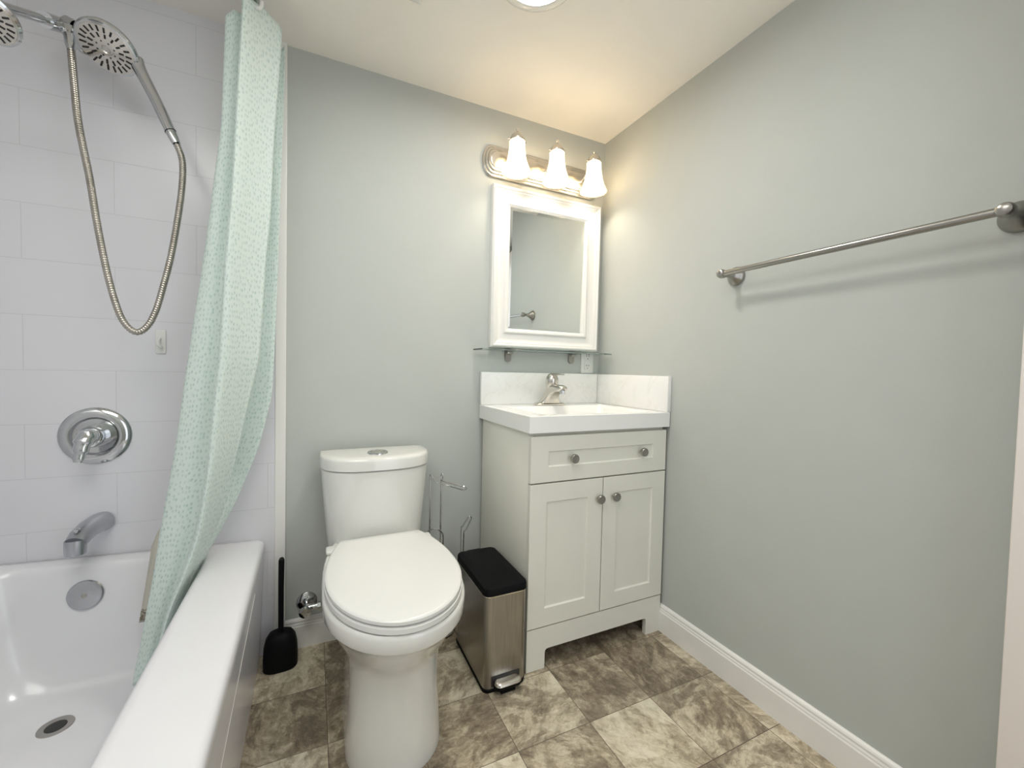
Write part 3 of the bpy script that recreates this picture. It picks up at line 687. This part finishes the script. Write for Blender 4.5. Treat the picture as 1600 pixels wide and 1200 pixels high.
def knob(x, z, parent):
    b_ = BM(); lathe(b_, (x, FY - .020, z), (0, -1, 0), [(0, .0075), (.003, .006), (.010, .006), (.012, .0145), (.015, .0165), (.022, .0165), (.0245, .0150), (.0252, .011), (.0245, .009), (.0245, .003)], 28)
    return obj('knob', b_, NICKEL, parent)
dw = shaker('drawer', VX0 - .001, VX1 + .001, .660, .821, .068, .053, vc); knob(-.458, .739, dw); knob(-.140, .742, dw)
d1 = shaker('door', VX0 - .001, -.3185, .151, .655, .065, .064, vc); knob(-.338, .581, d1)
d2 = shaker('door', -.3150, VX1 + .001, .151, .655, .064, .060, vc); knob(-.267, .582, d2)

# vanity top with an integral rectangular basin
bm = BM(); W0, W1, D0, D1, Z0, Z1 = -.635, -.003, -.478, -.002, .834, .892
loft(bm, [rrect(W0, W1, D0, D1, .003, Z0, 8), rrect(W0, W1, D0, D1, .003, Z1 - .002, 8), rrect(W0 + .002, W1 - .002, D0 + .002, D1 - .002, .003, Z1, 8),
          rrect(-.560, -.075, -.440, -.122, .018, Z1, 8), rrect(-.556, -.079, -.436, -.126, .020, Z1 - .004, 8), rrect(-.545, -.092, -.425, -.140, .03, Z1 - .040, 8), rrect(-.52, -.12, -.40, -.17, .04, Z1 - .056, 8)])
vt = tag(obj('vanity_sink', bm, STONE, ang=40), 'white vanity top with a shallow rectangular basin', 'sink top')
bm = BM(); box(bm, W0, -.0215, -.0205, -.001, Z1 + .0005, 1.035, .0015); tag(obj('backsplash', bm, QUARTZ), 'white faintly veined backsplash strip behind the faucet', 'backsplash')
bm = BM(); box(bm, -.021, -.001, D0, -.001, Z1 + .0005, 1.035, .0015); tag(obj('side_splash', bm, QUARTZ), 'white side splash strip along the right wall above the sink', 'side splash')

fa_ = thing('faucet', 'brushed nickel single-lever faucet on the vanity top', 'faucet', (-.331, -.085, Z1))
bm = BM(); loft(bm, [rrect(-.409, -.253, -.112, -.060, .025, Z1 + .0005), rrect(-.409, -.253, -.112, -.060, .025, Z1 + .006), rrect(-.403, -.259, -.107, -.065, .021, Z1 + .011), rrect(-.385, -.277, -.104, -.068, .018, Z1 + .014)]); obj('base_plate', bm, NICKEL_L, fa_)
bm = BM(); loft(bm, [rrect(-.331 - w, -.331 + w, ya, yb, r, z) for w, ya, yb, r, z in ((.054, -.110, -.062, .018, .903), (.045, -.113, -.063, .018, .912), (.036, -.120, -.066, .018, .925), (.029, -.135, -.070, .018, .941), (.025, -.165, -.074, .018, .955), (.0235, -.200, -.077, .018, .963), (.022, -.210, -.080, .018, .971), (.019, -.207, -.084, .016, .979), (.014, -.190, -.090, .012, .985), (.008, -.165, -.10, .007, .987))])
obj('spout', bm, NICKEL_L, fa_, ang=60)
bm = BM(); lathe(bm, (-.331, -.192, .963), (0, -.12, -1), [(0, .0125), (.014, .0125), (.016, .011)], 18); obj('aerator', bm, CHROME, fa_)
bm = BM(); lathe(bm, (-.331, -.096, .955), (0, -.16, 1), [(0, .024), (.014, .0245), (.022, .0265), (.036, .0290), (.052, .0290), (.064, .0255), (.076, .018), (.081, .008)], 28)
sweep(bm, spline([(-.331, -.100, 1.020), (-.331, -.125, 1.030), (-.331, -.155, 1.0315), (-.331, -.185, 1.031), (-.331, -.198, 1.032)], 4), [(.016, .010), (.016, .009), (.0155, .008), (.015, .007), (.0145, .0065), (.014, .006), (.0135, .0055), (.013, .005), (.0125, .0045), (.012, .004), (.0115, .0035), (.011, .0032), (.010, .003), (.009, .0028), (.008, .0026), (.007, .0024), (.006, .002)], 14, ref=Vector((0, 0, 1)))
obj('lever', bm, NICKEL_L, fa_)

# ------------------------------------------------------------------ mirror, shelf, outlet
mi = thing('wall_mirror', 'white framed rectangular mirror above the vanity', 'mirror', (-.318, 0, 1.494))
def frame_ring(ins, y): 
    x0, x1, z0, z1 = -.600, -.035, 1.143, 1.844
    return [Vector((x0 + ins, y, z0 + ins)), Vector((x1 - ins, y, z0 + ins)), Vector((x1 - ins, y, z1 - ins)), Vector((x0 + ins, y, z1 - ins))]
bm = BM(); fr = [(0, -.001), (0, -.026), (.002, -.030), (.004, -.030), (.004, -.034), (.007, -.037), (.012, -.038), (.016, -.036), (.018, -.033), (.022, -.0325), (.028, -.0285), (.040, -.024), (.054, -.0215), (.064, -.021), (.066, -.0255), (.070, -.0275), (.075, -.0265), (.077, -.0235), (.080, -.0235), (.083, -.0215), (.086, -.019), (.086, -.010)]
loft(bm, [frame_ring(i, y) for i, y in fr], cap0=False, cap1=False); obj('frame', bm, TRIM, mi, ang=25)
bm = BM(); 
tl = lambda ring: [Vector((q.x, q.y - .017 * (q.z - 1.4935), q.z)) for q in ring]
loft(bm, [frame_ring(.084, -.004), tl(frame_ring(.084, -.0150)), tl(frame_ring(.098, -.0165))], cap0=True); obj('glass', bm, MIRROR, mi, smooth=False)

sh = thing('glass_shelf', 'thin clear glass shelf on chrome clips under the mirror', 'shelf', (-.345, 0, 1.128))
bm = BM(); box(bm, -.672, -.016, -.120, -.012, 1.127, 1.133, .0008, 1); obj('glass_pane', bm, GLASS, sh, smooth=False)
for xx in (-.505, -.170):
    bm = BM(); box(bm, xx - .014, xx + .014, -.030, -.0005, 1.1335, 1.1375, .0015); box(bm, xx - .0145, xx + .0145, -.036, -.0005, 1.1165, 1.1265, .002)
    tab = [Vector((xx + .0145 * math.cos(R_(a)), 0, 1.098 + .0165 * math.sin(R_(a)))) for a in range(180, 361, 15)] + [Vector((xx + .0145, 0, 1.118)), Vector((xx - .0145, 0, 1.118))]
    loft(bm, [[p + Vector((0, y, 0)) for p in tab] for y in (-.0005, -.012)]); obj('bracket', bm, NICKEL, sh)

ou = thing('wall_outlet', 'white double wall outlet beside the mirror above the backsplash', 'outlet', (-.074, 0, 1.094))
bm = BM(); box(bm, -.110, -.038, -.006, -.0005, 1.0365, 1.1515, .003, 3); obj('cover_plate', bm, PLASTIC_W, ou)
for zc in (1.117, 1.071):
    bm = BM(); box(bm, -.091, -.057, -.0085, -.005, zc - .018, zc + .018, .002, 2); rc = obj('receptacle', bm, PLASTIC_W, ou)
    bm = BM()
    for dx in (-.0065, .0065): box(bm, -.074 + dx - .0013, -.074 + dx + .0013, -.0088, -.0080, zc + .001, zc + .010)
    lathe(bm, (-.074, -.0080, zc - .008), (0, -1, 0), [(0, .0028), (.0008, .0026)], 12); obj('slots', bm, SLOTM, rc)

# ------------------------------------------------------------------ vanity light
vl = thing('vanity_light', 'brushed nickel three-lamp light bar above the mirror', 'wall light', (-.345, 0, 1.943))
def stadium(ins, y, n=18):
    hx, r = .300 - ins, .066 - ins; cx, cz = -.345, 1.943; out = []; ex = .040 - ins * .3
    for k in range(n + 1):
        a = R_(-90 + 180 * k / n); out.append(Vector((cx + hx - ex + (ex) * math.cos(a), y, cz + r * math.sin(a))))
    for k in range(n + 1):
        a = R_(90 + 180 * k / n); out.append(Vector((cx - hx + ex + (ex) * math.cos(a), y, cz + r * math.sin(a))))
    return out
bm = BM(); loft(bm, [stadium(0, -.0005), stadium(0, -.010), stadium(.003, -.013), stadium(.008, -.013), stadium(.010, -.017), stadium(.013, -.0195), stadium(.018, -.0195), stadium(.020, -.0235), stadium(.023, -.026), stadium(.029, -.026), stadium(.031, -.029), stadium(.035, -.030)])
obj('backplate', bm, NICKEL_L, vl, ang=30)
for xx in (-.435, -.245):
    bm = BM(); lathe(bm, (xx, -.029, 1.943), (0, -1, 0), [(0, .004), (.005, .0045), (.007, .002)], 12); obj('screw', bm, NICKEL, vl)
for xc in (-.535, -.343, -.148):
    c = Vector((xc, -.118, 0))
    bm = BM(); sweep(bm, spline([(xc, -.028, 1.945), (xc, -.06, 1.955), (xc, -.095, 1.985), (xc, -.112, 2.012), (xc, -.118, 2.018)], 4), .007, 10)
    arm = obj('lamp_arm', bm, NICKEL_L, vl)
    bm = BM(); lathe(bm, (xc, -.118, 1.990), (0, 0, 1), [(0, .031), (.004, .0325), (.009, .032), (.013, .029), (.022, .025), (.030, .018), (.036, .009), (.039, .0045), (.043, .004), (.046, .0065), (.050, .0065), (.053, .003)], 28, cap0=False); obj('shade_cap', bm, NICKEL_L, arm)
    bm = BM()
    outer = [(0, .0300), (-.006, .0335), (-.012, .0320), (-.030, .0325), (-.055, .035), (-.080, .040), (-.102, .048), (-.118, .056), (-.128, .0605), (-.132, .062)]
    prof = outer + [(h + .002, r - .003) for h, r in reversed(outer)]
    lathe(bm, (xc, -.118, 1.992), (0, 0, 1), prof, 64, cap0=False, cap1=False, flute=16, depth=.022); obj('glass_shade', bm, SHADE, arm, ang=60)
    for s in (-1, 1):
        bm = BM(); lathe(bm, (xc + s * .031, -.118, 1.994), (s, 0, 0), [(0, .002), (.006, .002), (.007, .0035), (.010, .0035)], 10); obj('thumb_screw', bm, NICKEL, arm)
    ld = bpy.data.lights.new('bulb_light', 'POINT'); ld.energy = BULB_W; ld.color = (1.0, .87, .69); ld.shadow_soft_size = .026
    lo = bpy.data.objects.new('bulb_light', ld); COL.objects.link(lo); lo.location = (xc, -.118, 1.928)

# ------------------------------------------------------------------ towel bar
tb = thing('towel_bar', 'brushed nickel towel bar on the right wall', 'towel bar', (0, -1.055, 1.379))
for yy in (-.744, -1.373):
    bm = BM(); lathe(bm, (-.0005, yy, 1.379), (-1, 0, 0), [(0, .0305), (.003, .0315), (.007, .0305), (.014, .0245), (.024, .0165), (.036, .0108), (.048, .0082), (.056, .0085), (.060, .0120), (.066, .0142), (.073, .0150), (.080, .0142), (.086, .0118), (.089, .007)], 32); obj('post', bm, NICKEL, tb)
bm = BM(); sweep(bm, [(-.073, -.744, 1.379), (-.073, -1.373, 1.379)], .0088, 20); obj('bar', bm, NICKEL, tb)

# ------------------------------------------------------------------ ceiling light and vent
cl = thing('ceiling_light', 'round white flush ceiling light at the top of the photo', 'ceiling light', (-.727, -.630, H))
bm = BM(); lathe(bm, (-.727, -.630, H - .0005), (0, 0, -1), [(0, .119), (.006, .119), (.012, .116), (.017, .108), (.016, .088), (.008, .0865)], 56, cap1=False); obj('trim_ring', bm, PLASTIC_W, cl)
bm = BM(); lathe(bm, (-.727, -.630, H - .006), (0, 0, -1), [(0, .087), (.002, .085), (.003, .07)], 56); obj('diffuser', bm, DIFFUSER, cl)
cv = thing('ceiling_vent', 'corner of a white ceiling vent cover near the shower', 'vent', (-1.125, -.513, H))
bm = BM(); loft(bm, [rrect(-1.25, -1.0, -.64, -.388, .004, H - .0005), rrect(-1.25, -1.0, -.64, -.388, .004, H - .010), rrect(-1.24, -1.01, -.63, -.398, .004, H - .018)]); obj('cover', bm, PLASTIC_W, cv)
bm = BM()
for k in range(8): box(bm, -1.22, -1.03, -.62 + k * .027, -.61 + k * .027, H - .0195, H - .0175)
obj('louvre_slots', bm, SLOTM, cv)
